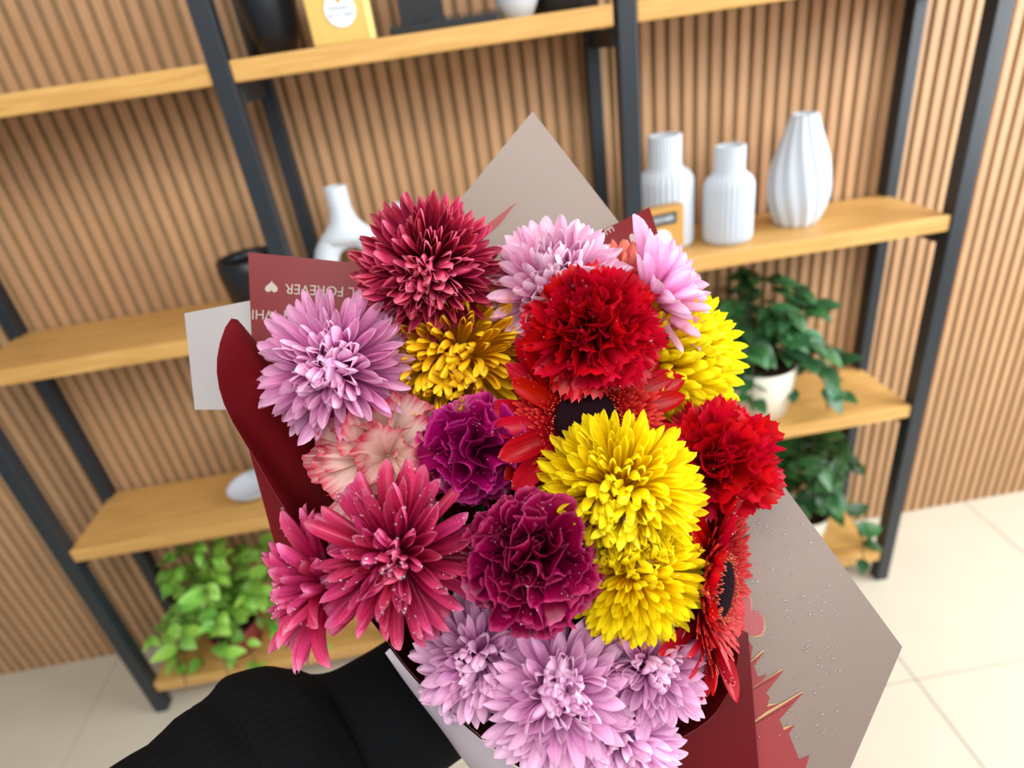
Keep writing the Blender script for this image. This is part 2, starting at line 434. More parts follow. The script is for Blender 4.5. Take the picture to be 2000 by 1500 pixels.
bm = bmesh.new(); bmesh.ops.create_cone(bm, cap_ends=True, segments=32, radius1=0.012, radius2=0.012, depth=0.0012, matrix=Matrix.Translation((-0.030, -0.0095, 0.094)) @ Matrix.Rotation(math.pi / 2, 4, 'X'))
ob('seal', bmme('seal', bm, M_ink), e)

# black round vase, top shelf left
c = onY(545, 92, 1.40)
prof = [(0.026, 0), (0.034, 0.004), (0.046, 0.04), (0.054, 0.09), (0.05, 0.14), (0.034, 0.18), (0.02, 0.2), (0.018, 0.24), (0.021, 0.25), (0.016, 0.25), (0.014, 0.22)]
tag(ob('black_vase', lathe('black_vase', prof, M_blackcer, 48), None, T(c.x, 1.40, SH[0])), 'round matte black vase left of the gold box on the top shelf', 'vase')
c = onY(502, 60, 1.46)
prof = [(0.022, 0), (0.026, 0.004), (0.026, 0.10), (0.02, 0.12), (0.012, 0.13), (0.012, 0.15)]
e = empty('black_bottle', T(c.x - 0.005, 1.48, SH[0]))
tag(e, 'slim black bottle with a white tag behind the round black vase', 'bottle')
ob('body', lathe('body', prof, M_blackcer, 32), e)
bm = bmesh.new(); bmesh.ops.create_icosphere(bm, subdivisions=2, radius=0.012, matrix=Matrix.Translation((0.004, -0.026, 0.088)) @ Matrix.Diagonal((1, 0.25, 0.8, 1)))
ob('tag', bmme('tag', bm, M_white, True), e)
# ribbed black box + ribbed tray
c = onY(828, 50, 1.44)
e = empty('ribbed_planter', T(c.x, 1.44, SH[0]))
tag(e, 'square ribbed black planter standing on a black tray', 'planter')
ob('body', box('body', M_blackcer, -0.043, 0.043, -0.035, 0.035, 0.016, 0.15, 0.004), e)
rb_ = box('rib', M_blackcer, -0.0022, 0.0022, -0.0385, -0.034, 0.016, 0.15, 0.001)
for k in range(11): ob('rib', rb_, e, T(-0.04 + k * 0.008, 0, 0))
c2 = onY(868, 50, 1.42)
e = empty('ribbed_tray', T(c2.x, 1.42, SH[0]))
tag(e, 'low black tray with a ribbed rim under the square planter', 'tray')
ob('base', box('base', M_blackcer, -0.105, 0.105, -0.062, 0.062, 0, 0.015, 0.003), e)
rb_ = box('rib', M_blackcer, -0.0022, 0.0022, -0.0645, -0.061, 0.001, 0.022, 0.001)
for k in range(24): ob('rib', rb_, e, T(-0.098 + k * 0.0085, 0, 0))
c = onY(1012, 28, 1.40)
prof = [(0.022, 0), (0.028, 0.002), (0.040, 0.025), (0.050, 0.06), (0.052, 0.085), (0.044, 0.115), (0.03, 0.135), (0.026, 0.15), (0.022, 0.15), (0.02, 0.14)]
tag(ob('white_vase', lathe('white_vase', prof, M_white, 48), None, T(c.x, 1.40, SH[0])), 'rounded white vase on the top shelf above the bouquet', 'vase')
c = onY(1100, 14, 1.46)
prof = [(0.062, 0), (0.066, 0.003), (0.07, 0.03), (0.07, 0.05), (0.066, 0.05), (0.062, 0.02)]
tag(ob('black_bowl', lathe('black_bowl', prof, M_blackcer, 48), None, T(c.x + 0.005, 1.46, SH[0])), 'wide low black bowl right of the white vase on the top shelf', 'bowl')
# black bag-like pot on the left middle shelf
c = onY(480, 470, 1.44)
prof = [(0.06, 0), (0.068, 0.01), (0.076, 0.10), (0.074, 0.125), (0.068, 0.128), (0.066, 0.11)]
tag(ob('black_planter', lathe('black_planter', prof, M_blackcer, 48), None, T(c.x - 0.012, 1.46, SH[1])), 'black round planter behind the left front post', 'planter')
# white dish and jar on the left lower shelf
c = onZ(488, 962, SH[2])
prof = [(0.03, 0), (0.035, 0.002), (0.055, 0.012), (0.07, 0.026), (0.072, 0.03), (0.068, 0.029), (0.05, 0.016), (0.02, 0.009), (0.0005, 0.008)]
tag(ob('white_dish', lathe('white_dish', prof, M_white, 56), None, T(c.x + 0.02, c.y, SH[2])), 'shallow white dish on the left lower shelf', 'dish')
c = onY(490, 872, 1.50)
prof = [(0.035, 0), (0.04, 0.003), (0.044, 0.05), (0.04, 0.12), (0.026, 0.15), (0.026, 0.165), (0.02, 0.165), (0.02, 0.14)]
tag(ob('white_jar', lathe('white_jar', prof, M_white, 48), None, T(c.x + 0.028, 1.52, SH[2])), 'white jar behind the shallow dish, hidden by the bouquet paper', 'jar')

# ------------------------------------------------------------------ potted plants
def leaf_mesh(name, mat, wr, droop, fold):
    vs, fs, uv = [], [], []
    nv, nu = 7, 3
    for j in range(nv + 1):
        v = j / nv
        w = wr * math.sin(math.pi * (0.03 + 0.97 * v) ** 0.8) ** 0.85 * (1 - 0.25 * v)
        a = droop * v
        for i in range(-1, 2):
            vs.append((i * w, v * math.cos(a * 0.6), abs(i) * w * fold - 0.5 * droop * v * v)); uv.append((0.5 + 0.5 * i, v))
    for j in range(nv):
        for i in range(2):
            a = j * 3 + i; fs.append((a, a + 1, a + 4, a + 3))
    return me(name, vs, fs, mat, True, uv)
def plant(name, label, base, z0, potprof, potmat, mat, nl, L, spread, hgt, seed, trail=0.0, lean=(0, 0), group=None):
    rnd = random.Random(seed)
    e = empty(name, T(base.x, base.y, z0))
    tag(e, label, 'plant')
    ob('pot', lathe('pot', potprof, potmat, 48), e)
    ph = potprof[3][1]
    bm = bmesh.new(); bmesh.ops.create_cone(bm, cap_ends=True, segments=32, radius1=potprof[-1][0] * 0.98, radius2=potprof[-1][0] * 0.98, depth=0.01, matrix=T(0, 0, ph - 0.02))
    ob('soil', bmme('soil', bm, M_soil), e)
    lv = [leaf_mesh('leaf', mat, 0.30 + 0.05 * k, 0.3 + 0.25 * k, 0.25) for k in range(3)]
    ns = max(6, nl // 8)
    for s in range(ns):
        az = 2.399 * s + rnd.uniform(-0.3, 0.3); q = (s + 0.5) / ns
        tr = trail > 0 and rnd.random() < trail
        pts = [Vector((0, 0, ph - 0.02))]
        rad = spread * math.sqrt(q) * rnd.uniform(0.7, 1.1); top = hgt * (1 - 0.55 * q) * rnd.uniform(0.75, 1.05)
        hx, hy = math.cos(az), math.sin(az)
        for k in range(1, 7):
            t = k / 6
            zz = ph - 0.02 + top * math.sin(min(1, t * 1.25) * math.pi / 2)
            if tr: zz = ph - 0.02 + top * 0.55 * math.sin(t * math.pi * 0.95) - 0.20 * max(0, t - 0.45) ** 1.2
            pts.append(Vector((hx * rad * (t if not tr else min(1.15, t * 1.5)) + lean[0] * t, hy * rad * t + lean[1] * t, zz)))
        ob('twig', tube('twig', pts, 0.0016, M_twig, 5), e)
        for k in range(8):
            t = 0.25 + 0.75 * (k + rnd.random()) / 8
            f = t * 6; i0 = min(5, int(f)); p = pts[i0].lerp(pts[i0 + 1], f - i0)
            a2 = az + rnd.uniform(-1.9, 1.9)
            d = Vector((math.cos(a2), math.sin(a2), rnd.uniform(-0.6, 0.5))).normalized()
            up = Vector((rnd.uniform(-0.3, 0.3), rnd.uniform(-0.7, 0.1), 1)).normalized()
            xx = d.cross(up).normalized(); zz = xx.cross(d)
            l = L * rnd.uniform(0.65, 1.2)
            Mx = Matrix((xx, d, zz)).transposed().to_4x4() @ Matrix.Scale(l, 4); Mx.translation = p
            ob('leaf', lv[rnd.randrange(3)], e, Mx)
    return e
c = onY(1484, 828, 1.40)
plant('potted_plant', 'dark green leafy plant in a cream pot on the right lower shelf', Vector((c.x, 1.43, 0)), SH[2],
      [(0.072, 0), (0.08, 0.004), (0.09, 0.07), (0.098, 0.15), (0.094, 0.15), (0.09, 0.13)], M_pot, M_leafD, 280, 0.064, 0.20, 0.27, 3, trail=0.35, lean=(0.0, -0.02))
c = onY(470, 1240, 1.42)
plant('trailing_plant', 'bright green trailing plant in a terracotta pot on the bottom left shelf', Vector((c.x, 1.41, 0)), SH[3],
      [(0.055, 0), (0.06, 0.004), (0.07, 0.05), (0.078, 0.10), (0.073, 0.10), (0.07, 0.08)], M_terra, M_leafB, 290, 0.056, 0.22, 0.34, 5, trail=0.4, lean=(0.0, -0.03))
c = onY(1560, 940, 1.42)
plant('shade_plant', 'dark green plant on the bottom right shelf beneath the cream pot', Vector((c.x + 0.03, 1.43, 0)), SH[3],
      [(0.055, 0), (0.06, 0.004), (0.07, 0.05), (0.078, 0.12), (0.073, 0.12), (0.07, 0.10)], M_pot, M_leafM, 180, 0.07, 0.2, 0.32, 9, trail=0.2)

# ------------------------------------------------------------------ wrapping paper
B0 = at(1000, 1290, 0.60)                    # where the stems are gathered
def grid_sheet(name, rows, mat, thick=0.00025):
    """rows: list of equally long lists of points"""
    vs, fs = [], []
    n = len(rows[0])
    for r in rows: vs += [Vector(p) for p in r]
    for j in range(len(rows) - 1):
        for i in range(n - 1):
            a = j * n + i; fs.append((a, a + 1, a + n + 1, a + n))
    m = me(name, vs, fs, mat, True)
    o = ob(name, m)
    s = o.modifiers.new('thickness', 'SOLIDIFY'); s.thickness = thick; s.offset = 0
    es = o.modifiers.new('crisp_edges', 'EDGE_SPLIT'); es.split_angle = math.radians(40)
    return o
class Plane:
    def __init__(s, a, b, c, amp=0.0, freq=20.0, ph=0.0):
        s.o = at(*a); s.u = (at(*b) - s.o); v = at(*c) - s.o
        s.n = s.u.cross(v).normalized()
        if s.n.dot(C0 - s.o) < 0: s.n = -s.n
        s.u.normalize(); s.v = s.n.cross(s.u); s.amp, s.freq, s.ph = amp, freq, ph
    def pt(s, px, py, off=0.0):
        p = onplane(px, py, s.o, s.n); d = p - s.o
        a, b = d.dot(s.u), d.dot(s.v)
        h = s.amp * (math.sin(s.freq * a + s.ph) * 0.6 + math.sin(s.freq * 0.7 * (a + b) + 1.3 + s.ph) * 0.4)
        return p + s.n * (h + off)
def quad_sheet(name, pl, q, mat, nu=16, nv=16):
    rows = []
    for j in range(nv + 1):
        v = j / nv; row = []
        for i in range(nu + 1):
            u = i / nu
            x = (1 - v) * ((1 - u) * q[0][0] + u * q[1][0]) + v * ((1 - u) * q[3][0] + u * q[2][0])
            y = (1 - v) * ((1 - u) * q[0][1] + u * q[1][1]) + v * ((1 - u) * q[3][1] + u * q[2][1])
            row.append(pl.pt(x, y))
        rows.append(row)
    return grid_sheet(name, rows, mat)
def decal(name, pl, poly, mat, parent, off=0.0005):
    """flat print following its sheet; poly in picture coordinates of the printed shape"""
    bm = bmesh.new()
    vs = [bm.verts.new((x, y, 0)) for x, y in poly]
    es = [bm.edges.new((vs[i], vs[(i + 1) % len(vs)])) for i in range(len(vs))]
    bmesh.ops.triangle_fill(bm, use_beauty=True, edges=es)
    bmesh.ops.subdivide_edges(bm, edges=bm.edges[:], cuts=2, use_grid_fill=True)
    for v in bm.verts: v.co = pl.pt(v.co.x, v.co.y, off)
    return ob(name, bmme(name, bm, mat), parent)
def text_decal(name, body, pl, ox, oy, ux, uy, size, mat, parent, off=0.0006):
    """ox,oy centre; (ux,uy) unit reading direction in the picture"""
    m = text_mesh(name, body, mat, size)
    for v in m.vertices:
        x, y = v.co.x, v.co.y
        v.co = pl.pt(ox + ux * x + uy * y, oy + uy * x - ux * y, off)
    m.update()
    return ob(name, m, parent)
def heart(cx, cy, s, rot):
    out = []
    for k in range(36):
        t = 2 * math.pi * k / 36
        x = 16 * math.sin(t) ** 3; y = -(13 * math.cos(t) - 5 * math.cos(2 * t) - 2 * math.cos(3 * t) - math.cos(4 * t))
        x *= s / 16; y *= s / 16
        out.append((cx + x * math.cos(rot) - y * math.sin(rot), cy + x * math.sin(rot) + y * math.cos(rot)))
    return out

# taupe back sheet with its peak above the flowers
pl = Plane((1040, 220, 0.50), (880, 640, 0.52), (1250, 640, 0.52), 0.0015, 25)
sh = quad_sheet('wrapping_sheet', pl, [(1040, 218), (1330, 590), (1060, 860), (735, 590)], M_taupe)
tag(sh, 'taupe wrapping sheet with a pointed corner rising behind the flowers', 'wrapping paper', 'bouquet wrapping sheets')
decal('spike_print', pl, [(1008, 396), (975, 440), (930, 478), (950, 440)], M_printred, sh)
decal('spike_print', pl, [(1010, 394), (978, 432), (930, 466), (960, 436)], M_printgold, sh, 0.0004)
# burgundy sheet with lettering
pl = Plane((485, 493, 0.475), (705, 515, 0.49), (495, 700, 0.475), 0.0012, 22, 0.5)
sh = quad_sheet('wrapping_sheet', pl, [(485, 493), (820, 527), (840, 860), (500, 860)], M_burg)
tag(sh, 'burgundy wrapping sheet with pale upside-down lettering at the upper left', 'wrapping paper', 'bouquet wrapping sheets')
decal('heart_print', pl, heart(531, 562, 12.5, math.pi + 0.06), M_print, sh)
def textline(words_, cx, cy, ang, size):
    ux, uy = -math.cos(ang), -math.sin(ang)
    text_decal('lettering', words_, pl, cx, cy, ux, uy, size, M_print, sh)
textline('FOREVER', 615, 566.5, 0.05, 28)
textline('LL', 694, 571, 0.05, 28)
textline('WITH WHI', 558, 615, 0.02, 27)
# pale sheet behind it
pl = Plane((440, 596, 0.50), (500, 580, 0.50), (440, 760, 0.48), 0.001, 20)
sh = quad_sheet('wrapping_sheet', pl, [(360, 612), (520, 582), (560, 800), (380, 800)], paper_mat('pale_grey_paper', (172, 166, 166), 0.4, 0.2))
tag(sh, 'pale grey wrapping sheet peeking out left of the lettered sheet', 'wrapping paper', 'bouquet wrapping sheets')
# burgundy corner at right
pl = Plane((1268, 406, 0.50), (1185, 450, 0.50), (1290, 490, 0.49), 0.0008, 22)
sh = quad_sheet('wrapping_sheet', pl, [(1268, 405), (1345, 640), (1180, 720), (1085, 497)], M_burg)
tag(sh, 'burgundy wrapping sheet corner beside the small gold box', 'wrapping paper', 'bouquet wrapping sheets')
decal('heart_print', pl, heart(1238, 468, 11, 0.5), M_print, sh)
text_decal('lettering', 'E', pl, 1189, 452, 0.47, 0.88, 26, M_print, sh)
# burgundy outer sheet at left
pl = Plane((486, 875, 0.455), (640, 1080, 0.47), (575, 1200, 0.475), 0.001, 20)
sh = quad_sheet('wrapping_sheet', pl, [(484, 868), (660, 1040), (690, 1210), (578, 1210)], M_burg)
tag(sh, 'burgundy wrapping sheet hanging outside the left rim near the lower shelf', 'wrapping paper', 'bouquet wrapping sheets')
# taupe sheet at right with printed torn shapes
pl5 = Plane((1440, 1000, 0.445), (1562, 1000, 0.44), (1500, 1480, 0.425), 0.0015, 18)
sh5 = quad_sheet('wrapping_sheet', pl5, [(1440, 826), (1760, 1262), (1600, 1640), (1250, 1500)], M_taupe, 24, 24)
tag(sh5, 'taupe wrapping sheet with water drops and a torn red print at the right', 'wrapping paper', 'bouquet wrapping sheets')
spikes = [(1400, 1190), (1432, 1214), (1470, 1262), (1466, 1290), (1492, 1272), (1473, 1300), (1480, 1322), (1498, 1316), (1484, 1332), (1530, 1308), (1496, 1352), (1503, 1362), (1496, 1378), (1520, 1374),
          (1500, 1392), (1568, 1352), (1522, 1404), (1530, 1424), (1552, 1414), (1540, 1432), (1560, 1482), (1580, 1474), (1572, 1500), (1600, 1560), (1300, 1560), (1330, 1250)]
decal('torn_print', pl5, spikes, M_printred, sh5, 0.0006)
for a in ([(1492, 1270), (1466, 1292), (1455, 1300), (1488, 1268)], [(1529, 1306), (1484, 1333), (1459, 1352), (1478, 1336), (1524, 1306)], [(1567, 1350), (1500, 1393), (1452, 1424), (1494, 1390), (1564, 1349)], [(1551, 1413), (1530, 1425), (1528, 1419)], [(1519, 1373), (1497, 1379), (1500, 1373)]):
    decal('gold_line', pl5, a, M_printgold, sh5, 0.0009)
for a in ([(1520, 1318), (1458, 1356), (1460, 1350)], [(1560, 1362), (1450, 1430), (1452, 1424)], [(1486, 1282), (1450, 1302), (1456, 1296)]):
    decal('dark_line', pl5, a, M_printshade, sh5, 0.0010)
hp = [(1426, 1196), (1427, 1170), (1434, 1156), (1448, 1150), (1460, 1156), (1466, 1172), (1466, 1190), (1480, 1194), (1490, 1206), (1492, 1224), (1486, 1238), (1470, 1242), (1450, 1236), (1426, 1222)]
decal('heart_print', pl5, [(x * 1.0 + 2.5, y + 2.5) for x, y in hp], M_printgold, sh5, 0.0004)
decal('heart_print', pl5, hp, plain('pink_print', (168, 82, 84), 0.4, 0.4), sh5, 0.0011)

# burgundy inner cone, its rim traced around the flowers
rim_px = [(452, 622, .405), (424, 700, .392), (438, 790, .388), (500, 900, .386), (560, 1000, .388), (625, 1078, .392), (700, 1180, .396), (765, 1264, .398), (800, 1310, .396), (855, 1366, .392), (935, 1434, .386), (1010, 1496, .380),
          (1110, 1530, .380), (1200, 1500, .388), (1270, 1464, .394), (1340, 1436, .400), (1400, 1390, .406), (1436, 1312, .414), (1440, 1246, .424), (1405, 1150, .44), (1380, 1000, .455), (1350, 860, .465), (1310, 730, .475), (1220, 640, .485), (1080, 600, .49), (930, 600, .49), (800, 640, .485), (690, 720, .48), (590, 760, .47), (540, 714, .455), (490, 655, .43)]
rim = catmull([at(*p) for p in rim_px], 3, True)
rows = []
n = len(rim)
for j in range(10):
    t = j / 9
    row = []
    for i in range(n + 1):
        p = rim[i % n]; th = 2 * math.pi * i / n
        q = B0 + camdir(-1, 0, 0) * 0.03 * math.cos(-th + 0.6) + camdir(0, 1, 0) * 0.03 * math.sin(-th + 0.6)
        w = p.lerp(q, t)
        w += (at(1010, 950, 0.52) - w) * -0.10 * math.sin(math.pi * t)     # slight belly
        row.append(w)
    rows.append(row)
cone = grid_sheet('wrapping_sheet', rows, M_burg)
tag(cone, 'dark burgundy inner wrapping sheet rolled into a cone around the stems', 'wrapping paper', 'bouquet wrapping sheets')
# outer pale sheet seen along the lower left rim
A = [(762, 1266, .406), (799, 1314, .403), (852, 1370, .399), (932, 1438, .393), (1008, 1500, .387), (1100, 1560, .38)]
Bq = [(760, 1266, .408), (797, 1326, .424), (840, 1390, .433), (893, 1468, .44), (932, 1520, .44), (1000, 1620, .44)]
ra = catmull([at(*p) for p in A], 6); rb = catmull([at(*p) for p in Bq], 6)
rows = []
for j in range(7):
    t = j / 6
    rows.append([a.lerp(b, t) + camdir(-0.6, -0.5, 0.6) * 0.004 * math.sin(math.pi * t) for a, b in zip(ra, rb)])
sh = grid_sheet('wrapping_sheet', rows, M_lilac)
tag(sh, 'pale lilac outer wrapping sheet along the lower left rim beside the black sleeve', 'wrapping paper', 'bouquet wrapping sheets')
# second burgundy film at lower right
plf = Plane((1440, 1000, 0.437), (1562, 1000, 0.432), (1500, 1480, 0.417), 0.0015, 18)
sh7 = quad_sheet('wrapping_sheet', plf, [(1300, 1176), (1461, 1236), (1493, 1640), (1080, 1640)], M_burg2)
tag(sh7, 'translucent burgundy wrapping film at the lower right over the printed sheet', 'wrapping paper', 'bouquet wrapping sheets')

# ------------------------------------------------------------------ water drops
_ico = bmesh.new(); bmesh.ops.create_icosphere(_ico, subdivisions=1, radius=1.0)
ICO_V = [v.co.copy() for v in _ico.verts]; ICO_F = [tuple(v.index for v in f.verts) for f in _ico.faces]; _ico.free()
def drops_mesh(name, spots):
    """spots: (point, normal, radius)"""
    vs, fs = [], []
    for (p, n_, r) in spots:
        fr = frame(p + n_ * r * 0.25, n_)
        b = len(vs)
        for v in ICO_V: vs.append(fr @ Vector((v.x * r, v.y * r, v.z * r * 0.62)))
        fs += [tuple(b + i for i in f) for f in ICO_F]
    return me(name, vs, fs, M_drop, True)
rnd = random.Random(21)
sp = []
for k in range(320):
    x = rnd.uniform(1440, 1640); y = rnd.uniform(930, 1440)
    if y < 826 + (x - 1440) * 1.36 + 25: continue
    if x < 1470 and y > 1150: continue
    sp.append((pl5.pt(x, y, 0.0006), pl5.n, rnd.choice([0.00045, 0.0006, 0.0008, 0.001, 0.0014])))
d = ob('water_drops', drops_mesh('water_drops', sp), sh5); d['kind'] = 'stuff'

# ------------------------------------------------------------------ petals and flowers
def petal_mesh(name, mat, width, curl, cup, tip=1.0, nu=4, nv=9, peak=0.6, twist=0.0, rnd=None, base=0.35, lateral=0.0):
    """unit-long petal along +Y, its inner face towards +Z"""
    vs, fs, uv = [], [], []
    y = z = 0.0
    ph = rnd.uniform(0, 6) if rnd else 0
    for j in range(nv + 1):
        v = 1 - (1 - j / nv) ** 1.45
        if j:
            v_ = 1 - (1 - (j - 1) / nv) ** 1.45
            a = curl * ((v + v_) / 2) ** 1.3
            y += math.cos(a) * (v - v_); z += math.sin(a) * (v - v_)
        a = curl * v ** 1.3
        if v < peak: w = base + (1 - base) * math.sin(0.5 * math.pi * v / peak)
        else: w = math.cos(0.5 * math.pi * ((v - peak) / (1 - peak)) ** tip) ** (0.75)
        w = max(w, 0.04) * width * 0.5
        nvx = Vector((0, -math.sin(a), math.cos(a)))
        for i in range(nu + 1):
            u = i / nu * 2 - 1
            h = cup * w * (u * u) - cup * w * 0.3
            x = u * w * (1 - 0.18 * min(1.2, abs(cup)) * abs(u))
            tw = twist * v
            px, ph_ = x * math.cos(tw) - h * math.sin(tw), x * math.sin(tw) + h * math.cos(tw)
            ripple = 0.05 * width * math.sin(5 * v + 2.5 * u + ph) * v
            p = Vector((px + lateral * v * v, y, z)) + nvx * (ph_ + ripple)
            vs.append(p); uv.append((i / nu, v))
    for j in range(nv):
        for i in range(nu):
            a = j * (nu + 1) + i
            fs.append((a, a + 1, a + nu + 2, a + nu + 1))
    return me(name, vs, fs, mat, True, uv)

def petal_matrix(base, d, up, length, wscale=1.0):
    d = d.normalized()
    z = up - d * up.dot(d)
    if z.length < 1e-3: z = Vector((d.z, d.x, d.y)); z -= d * z.dot(d)
    z.normalize(); x = d.cross(z)
    Mx = Matrix((x * length * wscale, d * length, z * length)).transposed().to_4x4()
    Mx.translation = base
    return Mx
def place_petal(parent, mesh, base, d, up, length, wscale=1.0, name='petal'):
    return ob(name, mesh, parent, petal_matrix(base, d, up, length, wscale))

def add_drops(e, n, rnd, rmin=0.0007, rmax=0.0016):
    kids = [c for c in e.children if c.name.split('.')[0] == 'petal']
    if not kids: return
    inv = e.matrix_basis
    sp = []; tries = 0
    while len(sp) < n and tries < n * 12:
        tries += 1
        k = rnd.choice(kids); m = k.data
        v = m.vertices[rnd.randrange(len(m.vertices) // 2, len(m.vertices))]
        p = k.matrix_basis @ v.co
        nn = (k.matrix_basis.to_3x3() @ v.normal).normalized()
        w = inv @ p; view = (C0 - w).normalized()
        wn = (inv.to_3x3() @ nn).normalized()
        if wn.dot(view) < 0: nn = -nn; wn = -wn
        if wn.dot(view) < 0.35 or (w - e.matrix_basis.translation).dot(view) < 0.006: continue
        sp.append((p, nn, rmin + (rmax - rmin) * rnd.random() ** 1.7))
    if sp:
        o = ob('water_drops', drops_mesh('water_drops', sp), e); o['kind'] = 'stuff'

def add_stem(e, r=0.0028, depth=0.0):
    inv = e.matrix_basis.inverted()
    p0 = Vector((0, 0, -0.004 - depth)); p3 = inv @ (B0 + Vector((random.uniform(-.018, .018), random.uniform(-.018, .018), 0)))
    p1 = p0 + Vector((0, 0, -0.03)); ext = p3 + (p3 - p1).normalized() * 0.10
    pts = catmull([p0, p1, p1.lerp(p3, 0.5), p3, ext], 4)
    ob('stem', tube('stem', pts, r, M_stem, 6), e)

def mum(label, px, py, dep, n, Rpx, N, mat, width=0.24, th0=6, th1=105, thp=0.62, r0=0.14, l0=0.55, l1=1.0, curl0=0.9, curl1=0.1, cup=1.1, tip=1.6,
        jitter=0.14, seed=1, drops=30, wmin=0.7, roll=0.0, peak=0.6, group='chrysanthemums in the bouquet', flat=1.0, lean=0.0, extra=(), eyespot=None, ndrop_max=0.0016, eye=None, lat=0.0, cvar=0.2, cat='flower', name='chrysanthemum', rolled=0):
    rnd = random.Random(seed)
    R_ = Rpx * dep / F
    e = empty(name, frame(at(px, py, dep), camdir(*n), roll))
    tag(e, label, cat, group)
    # receptacle
    bm = bmesh.new(); bmesh.ops.create_uvsphere(bm, u_segments=12, v_segments=8, radius=R_ * r0 * (0.94 if lean else 1.05))
    ob('receptacle', bmme('receptacle', bm, eye or M_stem, True), e)
    if eyespot:
        bm = bmesh.new(); bmesh.ops.create_icosphere(bm, subdivisions=3, radius=R_ * 0.15, matrix=T(0, 0, R_ * 0.5) @ Matrix.Diagonal((1, 1, 0.5, 1)))
        ob('eye', bmme('eye', bm, eyespot, True), e)
    # petal shapes from the tight centre to the loose outside
    K = 6; var = []
    for k in range(K):
        q = k / (K - 1)
        var.append([petal_mesh('petal', mat, width, curl0 + (curl1 - curl0) * q + rnd.uniform(-cvar, cvar), cup * rnd.uniform(0.8, 1.25) * (1.25 - 0.35 * q), tip, peak=peak, rnd=rnd, twist=rnd.uniform(-0.35, 0.35), lateral=rnd.uniform(-lat, lat)) for _ in range(3)])
    ga = math.pi * (3 - math.sqrt(5))
    jv, jf, ju = [], [], []                    # petals past the first 300 are joined
    for i in range(N):
        t = (i + 0.5) / N
        th = math.radians(th0 + (th1 - th0) * t ** thp) + rnd.uniform(-1, 1) * jitter * 0.6
        az = i * ga + rnd.uniform(-1, 1) * jitter
        d = Vector((math.sin(th) * math.cos(az), math.sin(th) * math.sin(az), math.cos(th) * flat))
        L = R_ * (1 - r0 * 0.6) * (l0 + (l1 - l0) * min(1, t * 1.15) ** 0.8) * rnd.uniform(0.86, 1.08)
        b = d.normalized() * R_ * r0
        k = min(K - 1, max(0, int(t * K + rnd.uniform(-0.5, 0.5))))
        ax = Vector((rnd.uniform(-.25, .25), rnd.uniform(-.25, .25), 1))
        if lean:
            tan = Vector((math.cos(th) * math.cos(az), math.cos(th) * math.sin(az), -math.sin(th)))
            la = math.radians(lean) * min(1, t * 4) * rnd.uniform(0.85, 1.15)
            d = d.normalized() * math.cos(la) + tan * math.sin(la)
        msh = rnd.choice(var[k])
        if i < 300:
            place_petal(e, msh, b, d, ax, L, rnd.uniform(wmin, 1.1))
        else:
            Mx = petal_matrix(b, d, ax, L, rnd.uniform(wmin, 1.1)); o0 = len(jv)
            jv += [Mx @ v.co for v in msh.vertices]
            jf += [tuple(o0 + q for q in f.vertices) for f in msh.polygons]
            ju += [(i2 % 5 / 4, 1 - (1 - (i2 // 5) / 9) ** 1.45) for i2 in range(len(msh.vertices))]
    if jv:
        o = ob('outer_petals', me('outer_petals', jv, jf, mat, True, ju), e); o['kind'] = 'stuff'
    for (ex, ey, ez, el, ew) in extra:         # a few stray longer petals, given towards right, up, viewer
        d = (e.matrix_basis.to_3x3().inverted() @ camdir(ex, ey, ez)).normalized()
        place_petal(e, petal_mesh('petal', mat, width * ew, 0.25, 0.9, 1.4, rnd=rnd), d * R_ * r0, d, Vector((0, 0, 1)), R_ * el)
    for i in range(rolled):                    # curled tubes around the eye
        m = petal_mesh('petal', mat, width * 1.5, 1.7, 3.0, 0.9, peak=0.7, rnd=rnd)
        az = i * 2.4; th = math.radians(rnd.uniform(5, 32))
        d = Vector((math.sin(th) * math.cos(az), math.sin(th) * math.sin(az), math.cos(th)))
        place_petal(e, m, d * R_ * r0, d, Vector((rnd.uniform(-1, 1), rnd.uniform(-1, 1), 0.2)), R_ * (l0 + .05) * rnd.uniform(0.7, 1.0), 0.9)
    add_stem(e)
    if drops: add_drops(e, drops, rnd, rmax=ndrop_max)
    return e

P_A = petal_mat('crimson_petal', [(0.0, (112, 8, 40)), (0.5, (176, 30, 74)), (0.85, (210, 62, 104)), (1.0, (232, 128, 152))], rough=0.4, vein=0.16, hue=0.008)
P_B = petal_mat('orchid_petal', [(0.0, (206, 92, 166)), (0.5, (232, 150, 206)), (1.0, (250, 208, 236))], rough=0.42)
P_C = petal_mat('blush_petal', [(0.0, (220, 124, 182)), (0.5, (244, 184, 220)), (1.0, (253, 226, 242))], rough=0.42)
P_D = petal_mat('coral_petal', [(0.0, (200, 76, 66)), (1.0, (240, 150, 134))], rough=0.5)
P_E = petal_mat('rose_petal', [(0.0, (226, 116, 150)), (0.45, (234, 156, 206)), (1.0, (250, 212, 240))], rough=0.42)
P_F = petal_mat('shaded_yellow_petal', [(0.0, (230, 156, 0)), (0.5, (248, 196, 4)), (1.0, (254, 222, 50))], rough=0.36, vein=0.08, jit=0.08)  # yellow petals with the shade painted in as a darker, more orange tone
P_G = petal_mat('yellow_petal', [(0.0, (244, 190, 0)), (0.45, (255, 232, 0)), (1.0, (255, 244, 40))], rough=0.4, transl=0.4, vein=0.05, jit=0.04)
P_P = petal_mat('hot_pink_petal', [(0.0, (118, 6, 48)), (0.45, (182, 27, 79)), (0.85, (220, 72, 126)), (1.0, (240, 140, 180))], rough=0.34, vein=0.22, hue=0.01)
P_Q = petal_mat('lilac_petal', [(0.0, (200, 110, 178)), (0.4, (232, 168, 216)), (1.0, (247, 210, 236))], rough=0.42, vein=0.1)
